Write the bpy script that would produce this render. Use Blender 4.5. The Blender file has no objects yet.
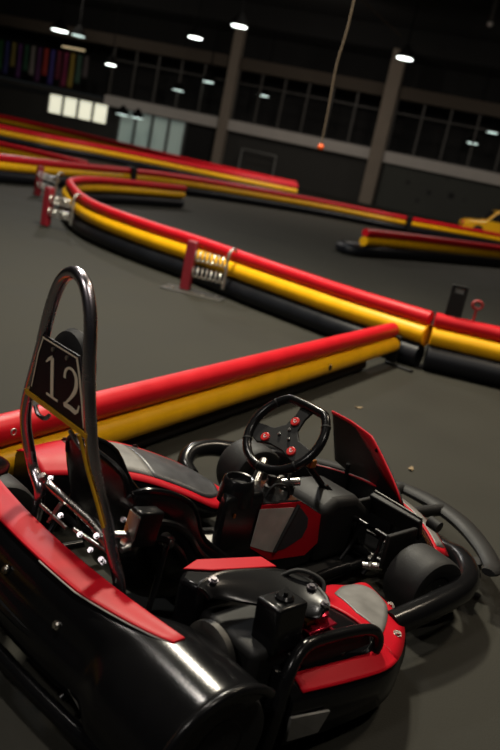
import bpy, bmesh, math, random
from mathutils import Vector, Matrix
random.seed(7)
R = math.radians
scene = bpy.context.scene
col = scene.collection

# ------------------------------------------------------------------ camera, world, lights
cam_d = bpy.data.cameras.new('camera')
cam = bpy.data.objects.new('camera', cam_d)
col.objects.link(cam)
cam_d.sensor_fit = 'VERTICAL'
cam_d.sensor_height = 36.0
cam_d.lens = 38.4
cam_d.clip_end = 200
cam_d.dof.use_dof = True
cam_d.dof.focus_distance = 2.45
cam_d.dof.aperture_fstop = 2.6
cam.matrix_world = Matrix.Translation((0, 0, 1.42)) @ Matrix.Rotation(R(90 - 15.2), 4, 'X') @ Matrix.Rotation(R(11.9), 4, 'Z')
scene.camera = cam
scene.view_settings.view_transform = 'Standard'
scene.view_settings.look = 'None'
scene.view_settings.exposure = 0.0
scene.view_settings.gamma = 1.0
scene.view_settings.use_curve_mapping = False

world = bpy.data.worlds.new('hall_air')
scene.world = world
world.use_nodes = True
wb = world.node_tree.nodes['Background']
wb.inputs['Color'].default_value = (0.9, 1.0, 1.05, 1)
wb.inputs['Strength'].default_value = 0.008


def lamp(name, loc, power, size, color, target=None):
    d = bpy.data.lights.new(name, 'AREA')
    d.shape = 'DISK'
    d.size = size
    d.energy = power
    d.color = color
    o = bpy.data.objects.new(name, d)
    col.objects.link(o)
    o.location = loc
    if target is not None:
        o.rotation_euler = (Vector(target) - Vector(loc)).to_track_quat('-Z', 'Y').to_euler()
    return o


LAMPS = [  # unseen lamps over the track, then added fill lights
    ('lamp_light_track', (-0.8, 7.2, 6.0), 640, 0.6, (1.0, 0.92, 0.74), (-0.6, 5.6, 0)),
    ('lamp_light_kart', (-2.2, 3.9, 5.8), 115, 0.6, (1.0, 0.93, 0.84), (-0.5, 3.0, 0)),
    ('lamp_light_side', (3.4, 5.2, 6.0), 150, 0.6, (1.0, 0.84, 0.64), (1.8, 4.6, 0)),
    ('lamp_light_bend', (-3.0, 12.5, 6.2), 230, 0.6, (0.95, 0.98, 1.0), (-2.5, 11.5, 0)),
    ('lamp_light_far', (6.0, 23, 6.6), 430, 0.6, (1.0, 0.9, 0.78), (6.5, 25, 0)),
    ('lamp_light_far_west', (-6.0, 23, 6.6), 520, 0.6, (1.0, 0.93, 0.85), (-6.0, 23, 0)),
    ('lamp_light_far_row', (0.5, 31, 6.8), 480, 0.6, (1.0, 0.92, 0.82), (-3.0, 34, 0)),
    ('fill_light_end_west', (-13, 44, 7.2), 75, 0.6, (1.0, 0.90, 0.78), (-13, 51, 3)),  # fill added to brighten the left of the end wall
    ('fill_light_end_mid', (0, 40, 7.2), 78, 0.6, (1.0, 0.88, 0.76), (0, 48, 2)),  # fill added to lift the fascia and columns
    ('fill_light_end_east', (11, 38, 7.2), 68, 0.6, (1.0, 0.90, 0.78), (11, 45, 2)),  # fill added to brighten the right of the end wall
    ('fill_light_plate', (-2.6, -0.6, 4.8), 60, 0.5, (1.0, 0.93, 0.86), (-0.4, 2.2, 0.6)),  # fill added behind the viewer to light the number plate
    ('fill_light_console', (1.7, 0.5, 5.2), 48, 0.5, (1.0, 0.91, 0.80), (0.1, 3.0, 0.3)),  # fill added to light the tank side panel and near barrier
]
for a in LAMPS:
    lamp(*a)


# ------------------------------------------------------------------ materials
def mat(name, color, rough=0.5, metal=0.0, var=0.15, scale=12.0, bump=0.0, bscale=60.0, coat=0.0, spec=0.5, rvar=0.1):
    m = bpy.data.materials.new(name)
    m.use_nodes = True
    nt = m.node_tree
    p = nt.nodes['Principled BSDF']
    p.inputs['Metallic'].default_value = metal
    p.inputs['Specular IOR Level'].default_value = spec
    p.inputs['Coat Weight'].default_value = coat
    tc = nt.nodes.new('ShaderNodeTexCoord')
    n = nt.nodes.new('ShaderNodeTexNoise')
    n.inputs['Scale'].default_value = scale
    n.inputs['Detail'].default_value = 5
    nt.links.new(tc.outputs['Object'], n.inputs['Vector'])
    mix = nt.nodes.new('ShaderNodeMix')
    mix.data_type = 'RGBA'
    mix.inputs[6].default_value = tuple(c * (1 - var) for c in color) + (1,)
    mix.inputs[7].default_value = tuple(min(1, c * (1 + var)) for c in color) + (1,)
    nt.links.new(n.outputs['Fac'], mix.inputs[0])
    nt.links.new(mix.outputs[2], p.inputs['Base Color'])
    mr = nt.nodes.new('ShaderNodeMapRange')
    mr.inputs['To Min'].default_value = max(0.02, rough - rvar)
    mr.inputs['To Max'].default_value = min(1, rough + rvar)
    nt.links.new(n.outputs['Fac'], mr.inputs['Value'])
    nt.links.new(mr.outputs['Result'], p.inputs['Roughness'])
    if bump > 0:
        n2 = nt.nodes.new('ShaderNodeTexNoise')
        n2.inputs['Scale'].default_value = bscale
        n2.inputs['Detail'].default_value = 4
        nt.links.new(tc.outputs['Object'], n2.inputs['Vector'])
        b = nt.nodes.new('ShaderNodeBump')
        b.inputs['Strength'].default_value = bump
        b.inputs['Distance'].default_value = 0.004
        nt.links.new(n2.outputs['Fac'], b.inputs['Height'])
        nt.links.new(b.outputs['Normal'], p.inputs['Normal'])
    return m


def emis(name, color, strength):
    m = bpy.data.materials.new(name)
    m.use_nodes = True
    nt = m.node_tree
    p = nt.nodes['Principled BSDF']
    p.inputs['Base Color'].default_value = tuple(color) + (1,)
    p.inputs['Emission Color'].default_value = tuple(color) + (1,)
    p.inputs['Emission Strength'].default_value = strength
    return m


def floor_material():
    m = mat('asphalt', (0.030, 0.029, 0.0235), 0.8, spec=0.12, var=0.28, scale=1.3, bump=0.35, bscale=140, rvar=0.12)
    nt = m.node_tree
    p = nt.nodes['Principled BSDF']
    mix = [n for n in nt.nodes if n.type == 'MIX'][0]
    tc = [n for n in nt.nodes if n.type == 'TEX_COORD'][0]
    v = nt.nodes.new('ShaderNodeTexNoise')
    v.inputs['Scale'].default_value = 5.5
    v.inputs['Detail'].default_value = 3
    nt.links.new(tc.outputs['Object'], v.inputs['Vector'])
    r = nt.nodes.new('ShaderNodeValToRGB')
    r.color_ramp.elements[0].position = 0.74
    r.color_ramp.elements[0].color = (0, 0, 0, 1)
    r.color_ramp.elements[1].position = 0.80
    r.color_ramp.elements[1].color = (1, 1, 1, 1)
    nt.links.new(v.outputs['Fac'], r.inputs['Fac'])
    m2 = nt.nodes.new('ShaderNodeMix')
    m2.data_type = 'RGBA'
    m2.inputs[7].default_value = (0.055, 0.048, 0.036, 1)
    nt.links.new(r.outputs['Color'], m2.inputs[0])
    nt.links.new(mix.outputs[2], m2.inputs[6])
    nt.links.new(m2.outputs[2], p.inputs['Base Color'])
    return m


def spotted_wall():
    m = mat('climbing_wall_paint', (0.040, 0.042, 0.036), 0.85, var=0.3, scale=0.6)
    nt = m.node_tree
    p = nt.nodes['Principled BSDF']
    mix = [n for n in nt.nodes if n.type == 'MIX'][0]
    tc = [n for n in nt.nodes if n.type == 'TEX_COORD'][0]
    v = nt.nodes.new('ShaderNodeTexVoronoi')
    v.inputs['Scale'].default_value = 1.1
    nt.links.new(tc.outputs['Object'], v.inputs['Vector'])
    r = nt.nodes.new('ShaderNodeValToRGB')
    r.color_ramp.elements[0].position = 0.16
    r.color_ramp.elements[0].color = (1, 1, 1, 1)
    r.color_ramp.elements[1].position = 0.24
    r.color_ramp.elements[1].color = (0, 0, 0, 1)
    nt.links.new(v.outputs['Distance'], r.inputs['Fac'])
    m2 = nt.nodes.new('ShaderNodeMix')
    m2.data_type = 'RGBA'
    m2.inputs[7].default_value = (0.006, 0.006, 0.006, 1)
    nt.links.new(r.outputs['Color'], m2.inputs[0])
    nt.links.new(mix.outputs[2], m2.inputs[6])
    nt.links.new(m2.outputs[2], p.inputs['Base Color'])
    return m


M = {
    'floor': floor_material(),
    'red_tube': mat('red_plastic_tube', (0.54, 0.008, 0.016), 0.42, var=0.2, scale=6, bump=0.05, bscale=30, spec=0.22),
    'yellow_tube': mat('yellow_plastic_tube', (0.85, 0.43, 0.006), 0.42, var=0.22, scale=7, bump=0.08, bscale=30, spec=0.25),
    'black_tube': mat('black_plastic_tube', (0.007, 0.008, 0.011), 0.45, var=0.3, scale=6, bump=0.05, spec=0.25),
    'brown_tube': mat('dusty_black_tube', (0.010, 0.007, 0.006), 0.8, var=0.3, scale=6, bump=0.1),
    'red_post': mat('red_painted_steel', (0.24, 0.012, 0.022), 0.5, var=0.25, scale=14),
    'steel': mat('galvanised_steel', (0.55, 0.54, 0.50), 0.38, 0.9, var=0.2, scale=20),
    'plate': mat('worn_steel_plate', (0.07, 0.068, 0.062), 0.5, 0.6, var=0.4, scale=15),
    'chrome': mat('dark_chrome', (0.50, 0.46, 0.50), 0.26, 1.0, var=0.1, scale=20, rvar=0.06),
    'bright': mat('bright_zinc', (0.55, 0.53, 0.50), 0.28, 1.0, var=0.1, scale=20),
    'black': mat('black_moulded_plastic', (0.005, 0.005, 0.0055), 0.17, var=0.3, scale=9, bump=0.06, bscale=220, rvar=0.04, spec=0.22),
    'black_satin': mat('black_satin_plastic', (0.006, 0.006, 0.0065), 0.22, var=0.2, scale=9, bump=0.03, bscale=160, rvar=0.04, spec=0.25),
    'black_matt': mat('black_matt_plastic', (0.006, 0.006, 0.006), 0.6, var=0.3, scale=9, bump=0.1, spec=0.3),
    'rubber': mat('tyre_rubber', (0.012, 0.012, 0.012), 0.6, var=0.25, scale=20, bump=0.15, bscale=200, spec=0.3),
    'red_panel': mat('red_panel_film', (0.45, 0.006, 0.015), 0.42, var=0.10, scale=8, bump=0.04, bscale=20, spec=0.10),
    'grey_film': mat('scuffed_grey_film', (0.17, 0.165, 0.155), 0.42, var=0.45, scale=16, bump=0.05),
    'dark_film': mat('charcoal_film', (0.035, 0.036, 0.040), 0.42, var=0.4, scale=16, bump=0.05),
    'pale_film': mat('scuffed_pale_film', (0.42, 0.40, 0.36), 0.45, var=0.3, scale=22),
    'tray': mat('dusty_aluminium_tray', (0.30, 0.29, 0.27), 0.5, 0.5, var=0.35, scale=12),
    'plate_black': mat('number_plate_black', (0.008, 0.006, 0.009), 0.5, var=0.2, spec=0.2),
    'beige': mat('beige_numerals', (0.82, 0.72, 0.54), 0.5, var=0.08),
    'yellow_strip': mat('worn_yellow_edge', (0.55, 0.30, 0.012), 0.45, var=0.35, scale=40),
    'red_metal': mat('anodised_red_metal', (0.36, 0.008, 0.03), 0.25, 0.75, var=0.25, scale=30),
    'iron': mat('oily_cast_metal', (0.05, 0.048, 0.045), 0.5, 0.8, var=0.45, scale=25, bump=0.2),
    'brass': mat('orange_brass_fitting', (0.30, 0.11, 0.02), 0.4, 0.6, var=0.3, scale=40),
    'button': mat('red_button', (0.62, 0.02, 0.02), 0.35, var=0.05),
    'white': mat('white_print', (0.75, 0.72, 0.70), 0.5, var=0.05),
    'yellow_car': mat('yellow_car_paint', (0.85, 0.44, 0.008), 0.3, var=0.12),
    'concrete': mat('pale_painted_concrete', (0.42, 0.39, 0.36), 0.8, var=0.12, scale=1.5),
    'column': mat('brown_painted_concrete', (0.20, 0.165, 0.13), 0.85, var=0.15, scale=1.5),
    'beam': mat('brown_beam_paint', (0.055, 0.042, 0.030), 0.85, var=0.15, scale=1.5),
    'dark_wall': mat('dark_wall_paint', (0.030, 0.029, 0.026), 0.9, var=0.3, scale=0.8),
    'spotted': spotted_wall(),
    'ceiling': mat('dark_ceiling', (0.008, 0.008, 0.008), 0.9, var=0.3, scale=1.0),
    'mullion': mat('window_frame_grey', (0.06, 0.056, 0.05), 0.6, var=0.15),
    'pane': mat('dark_window_glass', (0.012, 0.012, 0.013), 0.15, var=0.2),
    'lit_pane': emis('lit_window_glow', (0.95, 0.93, 0.72), 0.75),
    'dim_pane': emis('dim_window_glow', (0.55, 0.68, 0.62), 0.085),
    'lamp_glow': emis('lamp_glow', (0.93, 1.0, 0.94), 6.0),
    'lamp_glow_dim': emis('lamp_glow_dim', (0.80, 1.0, 0.92), 1.3),
    'lamp_body': mat('lamp_housing_dark', (0.006, 0.006, 0.006), 0.9, spec=0.05),
    'cord': mat('tan_cord', (0.09, 0.065, 0.04), 0.8, var=0.2),
    'orange': mat('orange_ball_plastic', (0.75, 0.11, 0.02), 0.4, var=0.1),
    'pale_frame': mat('pale_goal_paint', (0.18, 0.18, 0.17), 0.6),
}


# ------------------------------------------------------------------ mesh helpers
def catmull(pts, k=6, closed=False):
    pts = [Vector(p) for p in pts]
    n = len(pts)
    out = []
    for i in range(n if closed else n - 1):
        if closed:
            p0, p1, p2, p3 = pts[i - 1], pts[i], pts[(i + 1) % n], pts[(i + 2) % n]
        else:
            p0, p1, p2, p3 = pts[max(i - 1, 0)], pts[i], pts[i + 1], pts[min(i + 2, n - 1)]
        for j in range(k):
            t = j / k
            out.append(0.5 * ((2 * p1) + (p2 - p0) * t + (2 * p0 - 5 * p1 + 4 * p2 - p3) * t * t + (3 * p1 - p0 - 3 * p2 + p3) * t ** 3))
    if not closed:
        out.append(pts[-1])
    return out


class MB:
    def __init__(self):
        self.bm = bmesh.new()

    def _ring(self, pts):
        return [self.bm.verts.new(p) for p in pts]

    def loft(self, rings, caps=True, closed=False):
        rs = [self._ring(r) for r in rings]
        n = len(rs[0])
        m = len(rs)
        for i in range(m if closed else m - 1):
            a, b = rs[i], rs[(i + 1) % m]
            for j in range(n):
                self.bm.faces.new((a[j], a[(j + 1) % n], b[(j + 1) % n], b[j]))
        if caps and not closed:
            self.bm.faces.new(list(reversed(rs[0])))
            self.bm.faces.new(rs[-1])
        return self

    def tube(self, pts, r, n=12, closed=False, smooth=0, flat=1.0, up=None, caps=True):
        if smooth:
            rr = r
            m0 = len(pts)
            pts = catmull(pts, smooth, closed)
            if isinstance(rr, (list, tuple)):
                L = []
                for i in range(len(pts)):
                    t = i / smooth
                    a = int(t)
                    f = t - a
                    L.append(rr[min(a, m0 - 1)] * (1 - f) + rr[min(a + 1, m0 - 1)] * f)
                r = L
        pts = [Vector(p) for p in pts]
        m = len(pts)
        rings = []
        prev = Vector(up) if up else None
        for i, p in enumerate(pts):
            if closed:
                t = pts[(i + 1) % m] - pts[i - 1]
            else:
                t = pts[min(i + 1, m - 1)] - pts[max(i - 1, 0)]
            t.normalize()
            if prev is None:
                prev = Vector((0, 0, 1)) if abs(t.z) < 0.9 else Vector((1, 0, 0))
            u = prev - t * prev.dot(t)
            u.normalize()
            if up is None:
                prev = u
            w = t.cross(u)
            rad = r[i] if isinstance(r, (list, tuple)) else r
            rings.append([p + u * (math.cos(2 * math.pi * k / n) * rad * flat) + w * (math.sin(2 * math.pi * k / n) * rad) for k in range(n)])
        return self.loft(rings, caps=caps, closed=closed)

    def cyl(self, a, b, r, n=20):
        return self.tube([a, b], r, n)

    def lathe(self, prof, origin, axis='Z', n=32, closed=False):
        o = Vector(origin)
        ax = {'X': (Vector((1, 0, 0)), Vector((0, 1, 0)), Vector((0, 0, 1))), 'Y': (Vector((0, 1, 0)), Vector((0, 0, 1)), Vector((1, 0, 0))),
              'Z': (Vector((0, 0, 1)), Vector((1, 0, 0)), Vector((0, 1, 0)))}[axis] if isinstance(axis, str) else axis
        rings = []
        for r, h in prof:
            r = max(r, 0.0004)
            rings.append([o + ax[0] * h + ax[1] * (r * math.cos(2 * math.pi * k / n)) + ax[2] * (r * math.sin(2 * math.pi * k / n)) for k in range(n)])
        return self.loft(rings, caps=not closed, closed=closed)

    def box(self, c, s, rot=None):
        c = Vector(c)
        vs = []
        for dx, dy, dz in ((-1, -1, -1), (1, -1, -1), (1, 1, -1), (-1, 1, -1), (-1, -1, 1), (1, -1, 1), (1, 1, 1), (-1, 1, 1)):
            v = Vector((dx * s[0] / 2, dy * s[1] / 2, dz * s[2] / 2))
            if rot is not None:
                v = rot @ v
            vs.append(self.bm.verts.new(c + v))
        for f in ((3, 2, 1, 0), (4, 5, 6, 7), (0, 1, 5, 4), (1, 2, 6, 5), (2, 3, 7, 6), (3, 0, 4, 7)):
            self.bm.faces.new([vs[i] for i in f])
        return self

    def prism(self, poly, vec):
        v = Vector(vec)
        a = self._ring([Vector(p) for p in poly])
        b = self._ring([Vector(p) + v for p in poly])
        n = len(a)
        for i in range(n):
            self.bm.faces.new((a[i], a[(i + 1) % n], b[(i + 1) % n], b[i]))
        self.bm.faces.new(list(reversed(a)))
        self.bm.faces.new(b)
        return self

    def grid(self, fn, nu, nv):
        g = [[self.bm.verts.new(fn(i / nu, j / nv)) for j in range(nv + 1)] for i in range(nu + 1)]
        for i in range(nu):
            for j in range(nv):
                self.bm.faces.new((g[i][j], g[i + 1][j], g[i + 1][j + 1], g[i][j + 1]))
        return self

    def ball(self, c, r, n=16, sq=(1, 1, 1)):
        bmesh.ops.create_uvsphere(self.bm, u_segments=n, v_segments=n // 2, radius=r,
                                  matrix=Matrix.Translation(c) @ Matrix.Diagonal((sq[0], sq[1], sq[2], 1)))
        return self

    def build(self, name, m, parent=None, bevel=0.0, seg=2, solid=0.0, sub=0, sharp=38, off=0.0):
        bmesh.ops.remove_doubles(self.bm, verts=self.bm.verts, dist=1e-5)
        bmesh.ops.recalc_face_normals(self.bm, faces=self.bm.faces)
        for f in self.bm.faces:
            f.smooth = True
        me = bpy.data.meshes.new(name)
        self.bm.to_mesh(me)
        self.bm.free()
        me.set_sharp_from_angle(angle=R(sharp))
        me.materials.append(M[m] if isinstance(m, str) else m)
        o = bpy.data.objects.new(name, me)
        col.objects.link(o)
        if solid:
            s = o.modifiers.new('solid', 'SOLIDIFY')
            s.thickness = solid
            s.offset = off
        if sub:
            s = o.modifiers.new('sub', 'SUBSURF')
            s.levels = sub
            s.render_levels = sub
        if bevel:
            b = o.modifiers.new('bevel', 'BEVEL')
            b.width = bevel
            b.segments = seg
            b.limit_method = 'ANGLE'
            b.angle_limit = R(40)
        if parent is not None:
            o.parent = parent
        return o


def empty(name, loc=(0, 0, 0), rz=0.0):
    o = bpy.data.objects.new(name, None)
    o.empty_display_size = 0.1
    col.objects.link(o)
    o.location = loc
    o.rotation_euler = (0, 0, rz)
    return o


def tag(o, label=None, cat=None, group=None, kind=None):
    if label:
        o['label'] = label
    if cat:
        o['category'] = cat
    if group:
        o['group'] = group
    if kind:
        o['kind'] = kind
    return o


def struct(o):
    o['kind'] = 'structure'
    return o


def copy_thing(root, loc=None, rz=None):
    c = root.copy()
    col.objects.link(c)
    for ch in root.children:
        d = ch.copy()
        col.objects.link(d)
        d.parent = c
        for g in ch.children:
            e = g.copy()
            col.objects.link(e)
            e.parent = d
    if loc is not None:
        c.location = loc
    if rz is not None:
        c.rotation_euler = (0, 0, rz)
    return c


# ------------------------------------------------------------------ structure: floor, hall end, ceiling
fl = struct(MB().grid(lambda u, v: Vector((-42 + 84 * u, -6 + 74 * v, 0)), 8, 8).build('floor', 'floor'))
struct(MB().box((0, 30, 9.6), (84, 76, 0.2)).build('ceiling', 'ceiling'))

WA = R(-14)
wc, ws = math.cos(WA), math.sin(WA)


def W(s, d, z):     # along the end wall, behind (+d) or before (-d) its face, height
    return Vector((s * wc - d * ws, 48 + s * ws + d * wc, z))


WROT = Matrix.Rotation(WA, 3, 'Z')


def wbox(mb, s0, s1, d0, d1, z0, z1):
    return mb.box(W((s0 + s1) / 2, (d0 + d1) / 2, (z0 + z1) / 2), (s1 - s0, d1 - d0, z1 - z0), WROT)


b = MB()
wbox(b, -24, -16.6, 0.3, 0.6, 0, 2.4)
wbox(b, -12.2, -11.6, 0.3, 0.6, 0, 2.4)
wbox(b, -7.0, 24, 0.3, 0.6, 0, 2.4)
wbox(b, -16.6, -12.2, 0.3, 0.6, 0, 1.25)
wbox(b, -11.6, -7.0, 0.3, 0.6, 0, 0.3)
struct(b.build('wall_back', 'dark_wall'))
b = MB()
wbox(b, 5.1, 24, 0.1, 0.28, 0, 2.4)
struct(b.build('wall_back_panel', 'spotted'))
b = MB()
wbox(b, -24, 24, 4.0, 4.2, 3.0, 9.5)
wbox(b, -24, 24, 0.3, 4.2, 8.3, 9.5)
struct(b.build('wall_back_upper', 'ceiling'))
b = MB()
wbox(b, -12.5, 24, -0.15, 4.0, 2.42, 3.02)
struct(b.build('trim_1', 'concrete', bevel=0.02))
b = MB()
wbox(b, -24, -12.5, -0.1, 4.0, 2.50, 2.78)
struct(b.build('trim_2', 'dark_wall'))
b = MB()
wbox(b, -24, 24, -0.1, 0.4, 5.85, 6.5)
struct(b.build('trim_3', 'beam'))
b = MB()
wbox(b, -4.95, -4.4, -0.35, 0.2, 0, 8.3)
struct(b.build('trim_4', 'column', bevel=0.03))
b = MB()
wbox(b, 4.2, 4.95, -0.5, 0.2, 0, 8.3)
struct(b.build('trim_5', 'column', bevel=0.03))

struct(MB().box((-24.0, 24.5, 4.75), (0.3, 61, 9.5)).build('wall_left', 'dark_wall'))
struct(MB().box((24.0, 18.0, 4.75), (0.3, 48, 9.5)).build('wall_right', 'dark_wall'))

# upper windows: one band with mullions per bay
for k, (s0, s1, n) in enumerate(((-12.4, -5.0, 5), (-4.35, 4.15, 6), (5.0, 14.0, 6))):
    b = MB()
    for i in range(n + 1):
        s = s0 + (s1 - s0) * i / n
        wbox(b, s - 0.045, s + 0.045, 0.12, 0.22, 3.02, 5.85)
    wbox(b, s0, s1, 0.12, 0.22, 3.02, 3.10)
    wbox(b, s0, s1, 0.12, 0.22, 5.1, 5.16)
    w = struct(b.build('window_%d' % (k + 1), 'mullion'))
# lit lower window of four panes, dim glazed front beside it
for k, (s0, s1, z0, z1, n, mm) in enumerate(((-16.5, -12.3, 1.3, 2.46, 4, 'lit_pane'), (-11.5, -7.1, 0.35, 2.4, 4, 'dim_pane'))):
    b = MB()
    for i in range(n + 1):
        s = s0 + (s1 - s0) * i / n
        wbox(b, s - 0.06, s + 0.06, 0.18, 0.30, z0, z1)
    wbox(b, s0, s1, 0.18, 0.30, z0 - 0.05, z0 + 0.03)
    wbox(b, s0, s1, 0.18, 0.30, z1 - 0.03, z1 + 0.05)
    w = struct(b.build('window_%d' % (k + 4), 'mullion'))
    for i in range(n):
        a0 = s0 + (s1 - s0) * i / n + 0.06
        a1 = s0 + (s1 - s0) * (i + 1) / n - 0.06
        b = MB()
        wbox(b, a0, a1, 0.32, 0.36, z0, z1)
        b.build('window_pane', mm, w)
b = MB()
wbox(b, -6.9, -5.2, 0.2, 0.3, 0, 2.3)
struct(b.build('door_1', 'black_matt'))

# strip lights over the banners and behind the glazed front
b = MB()
wbox(b, -16.5, -15.0, 1.0, 1.25, 5.35, 5.43)
tag(b.build('strip_light', emis('warm_strip_glow', (1.0, 0.78, 0.45), 0.45)), 'thin warm strip light high above the row of coloured banners', 'light')

# ------------------------------------------------------------------ ceiling lamps and glowing discs seen in the frame
def pendant(loc, r, dim, label, ceil=9.5):
    root = empty('pendant_lamp', loc)
    tag(root, label, 'lamp', 'ceiling lamps of the hall')
    MB().lathe([(r * 1.02, 0.0), (r * 0.98, 0.12), (r * 0.35, 0.42), (r * 0.22, 0.5), (0.02, 0.52)], (0, 0, 0.02), n=24).build('lamp_housing', 'lamp_body', root)
    MB().lathe([(0.01, 0.015), (r * 0.95, 0.0), (r * 0.95, -0.03), (0.01, -0.05)], (0, 0, 0.0), n=24).build('diffuser', 'lamp_glow_dim' if dim else 'lamp_glow', root)
    MB().cyl((0, 0, 0.5), (0, 0, ceil - loc[2]), 0.025, 8).build('hanging_rod', 'lamp_body', root)
    return root


pendant((-3.35, 35, 6.2), 0.33, 0, 'round white ceiling lamp at the top centre, above the left column')
pendant((3.5, 35, 6.3), 0.34, 0, 'round white ceiling lamp high to the right of the hanging cord')
pendant((-5.75, 40, 6.0), 0.34, 0, 'round ceiling lamp left of and below the top centre lamp')
pendant((-13.0, 43, 5.35), 0.42, 0, 'larger round lamp of the pair above the coloured banners')
pendant((-12.6, 45, 5.48), 0.36, 1, 'smaller round lamp of the pair above the coloured banners')
pendant((-5.9, 49.3, 4.85), 0.34, 1, 'small glowing disc behind the upper window band, just left of the left column', 8.3)  # this and the next two: dim emissive discs on the pendant shape
pendant((-2.6, 49.5, 4.75), 0.32, 1, 'small dim glowing disc behind the window band between the two columns', 8.3)
pendant((-7.7, 50.2, 4.1), 0.34, 1, 'small dim glowing disc behind the upper windows, above the glazed shop front', 8.3)
pendant((-10.9, 46.0, 4.45), 0.30, 0, 'small bluish lamp right of the coloured banners')
pendant((10.2, 46.2, 5.1), 0.30, 1, 'small round glowing disc at the far right edge before the upper windows')  # right pair: dim emissive discs on the same pendant shape
pendant((9.3, 46.2, 4.35), 0.30, 1, 'small round glowing disc at the right, lower of the right pair')
pendant((-10.6, 49.4, 2.06), 0.40, 1, 'low lamp glowing through the glazed shop front, left one', 2.42)
pendant((-9.7, 49.4, 2.06), 0.36, 1, 'low lamp glowing through the glazed shop front, right one', 2.42)

# row of coloured banners on the upper gallery
bcols = [(0.02, 0.16, 0.04), (0.05, 0.05, 0.22), (0.30, 0.24, 0.05), (0.12, 0.03, 0.16), (0.02, 0.10, 0.05), (0.25, 0.22, 0.20), (0.10, 0.02, 0.10),
         (0.42, 0.03, 0.02), (0.06, 0.04, 0.25), (0.20, 0.02, 0.05), (0.26, 0.02, 0.08), (0.35, 0.24, 0.03), (0.05, 0.12, 0.08), (0.10, 0.08, 0.08)]
bnames = ['green', 'navy', 'ochre', 'purple', 'dark green', 'pale grey', 'plum', 'red', 'blue', 'maroon', 'crimson', 'mustard', 'teal', 'grey brown']
for i, (c, nm) in enumerate(zip(bcols, bnames)):
    s = -20.2 + i * 0.46
    zt = 5.0
    zb = 2.9 + 1.0 * random.random()
    m = mat('banner_cloth', tuple(q * 0.6 for q in c), 0.85, var=0.3, scale=3)
    b = MB()

    def cl(u, v, s=s, zt=zt, zb=zb):
        return W(s + 0.36 * u, -0.16 + 0.05 * math.sin(u * 9 + v * 2), zb + (zt - zb) * v)
    b.grid(cl, 10, 8)
    o = b.build('banner', m, solid=0.015)
    tag(o, '%s cloth banner hanging just right of the %s one on the far gallery' % (nm, bnames[i - 1]) if i else 'green cloth banner at the left end of the far gallery row',
        'banner', 'coloured banners on the far gallery')

b = MB()
b.tube([W(-20.6, -0.16, 5.032), W(-13.3, -0.16, 5.032)], 0.028, 8)
for q in (-20.4, -17.0, -13.5):
    b.tube([W(q, -0.16, 5.032), W(q, -0.16, 5.87)], 0.025, 8)
tag(b.build('banner_rail', 'lamp_body'), 'dark rail carrying the row of coloured banners on the far gallery', 'rail')

# goal-like pale frame by the end wall
g = MB()
g.tube([W(-3.1, -0.6, 0), W(-3.1, -0.6, 1.55), W(-1.0, -0.6, 1.55), W(-1.0, -0.6, 0)], 0.06, 10)
tag(g.build('goal_frame', 'pale_frame'), 'pale rectangular goal frame standing against the dark end wall', 'goal')

# hanging cord with an orange ball
cr = empty('ball_on_cord', (0.24, 9.0, 1.63))
tag(cr, 'small orange ball hanging from the ceiling on a long tan cord', 'ball')
MB().tube([(0.03, 0, 7.9), (0.02, 0, 3.0), (0.012, 0, 1.5), (0.004, 0, 1.15), (-0.022, 0, 0.85), (-0.008, 0, 0.4), (0, 0, 0.03)], 0.0075, 8, smooth=6).build('cord', 'cord', cr)
MB().ball((0, 0, 0), 0.036).build('ball', 'orange', cr)
# pipe hanging at the upper right
pr = empty('hanging_pipe', (6.5, 35, 8.2))
tag(pr, 'dark pipe hanging from the ceiling in the upper right corner', 'pipe')
MB().cyl((0, 0, 0.05), (0, 0, 1.3), 0.10, 12).build('pipe', 'mullion', pr)
MB().ball((0, 0, 0), 0.12).build('pipe_end', 'white', pr)
# thin conduit running to the right lamp
tag(MB().tube([(-1.0, 30, 8.3), (3.1, 34.5, 7.0)], 0.03, 8).build('cable_conduit', 'beam'), 'thin brown cable sloping across the dark ceiling to a lamp', 'cable')


# ------------------------------------------------------------------ track barriers
def perp_offset(path, d):
    out = []
    for i, p in enumerate(path):
        t = Vector(path[min(i + 1, len(path) - 1)]) - Vector(path[max(i - 1, 0)])
        t.normalize()
        out.append((p[0] - t[1] * d, p[1] + t[0] * d))
    return out


def barrier(label, path, tubes, smooth=6, group='track barriers of red and yellow tubes', seams=()):
    """path: list of (x, y); tubes: (name, material, radius, height, sideways)"""
    root = empty('track_barrier', (path[0][0], path[0][1], 0))
    tag(root, label, 'barrier', group)
    ox, oy = path[0]
    for nm, mt, r, z, dy in tubes:
        pp = perp_offset([Vector(p) for p in path], dy) if dy else path
        MB().tube([(p[0] - ox, p[1] - oy, z) for p in pp], r, 20, smooth=smooth).build(nm, mt, root)
    return root


STD = [('black_tube', 'black_tube', 0.10, 0.10, -0.035), ('yellow_tube', 'yellow_tube', 0.08, 0.28, -0.025), ('red_tube', 'red_tube', 0.062, 0.42, 0)]
# near barrier behind the kart
Apath = [(-1.36, 1.75), (-0.86, 2.78), (-0.60, 3.26), (-0.24, 3.92), (0.29, 4.93), (0.94, 6.28), (1.075, 6.55)]
A = barrier('red and yellow barrier right behind the kart, nearest of all', [Apath[0], Apath[-1]],
            [('red_tube', 'red_tube', 0.060, 0.272, 0), ('yellow_tube', 'yellow_tube', 0.062, 0.154, -0.035)], smooth=0)
ax, ay = Apath[0]
dA = Vector((Apath[-1][0] - ax, Apath[-1][1] - ay, 0))
LA = dA.length
dA.normalize()
nA = Vector((-dA.y, dA.x, 0))
MB().tube([(0, 0, 0.046), tuple(dA * (LA - 0.55) + Vector((0, 0, 0.046)))], 0.046, 16).build('base_tube', 'brown_tube', A)
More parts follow.
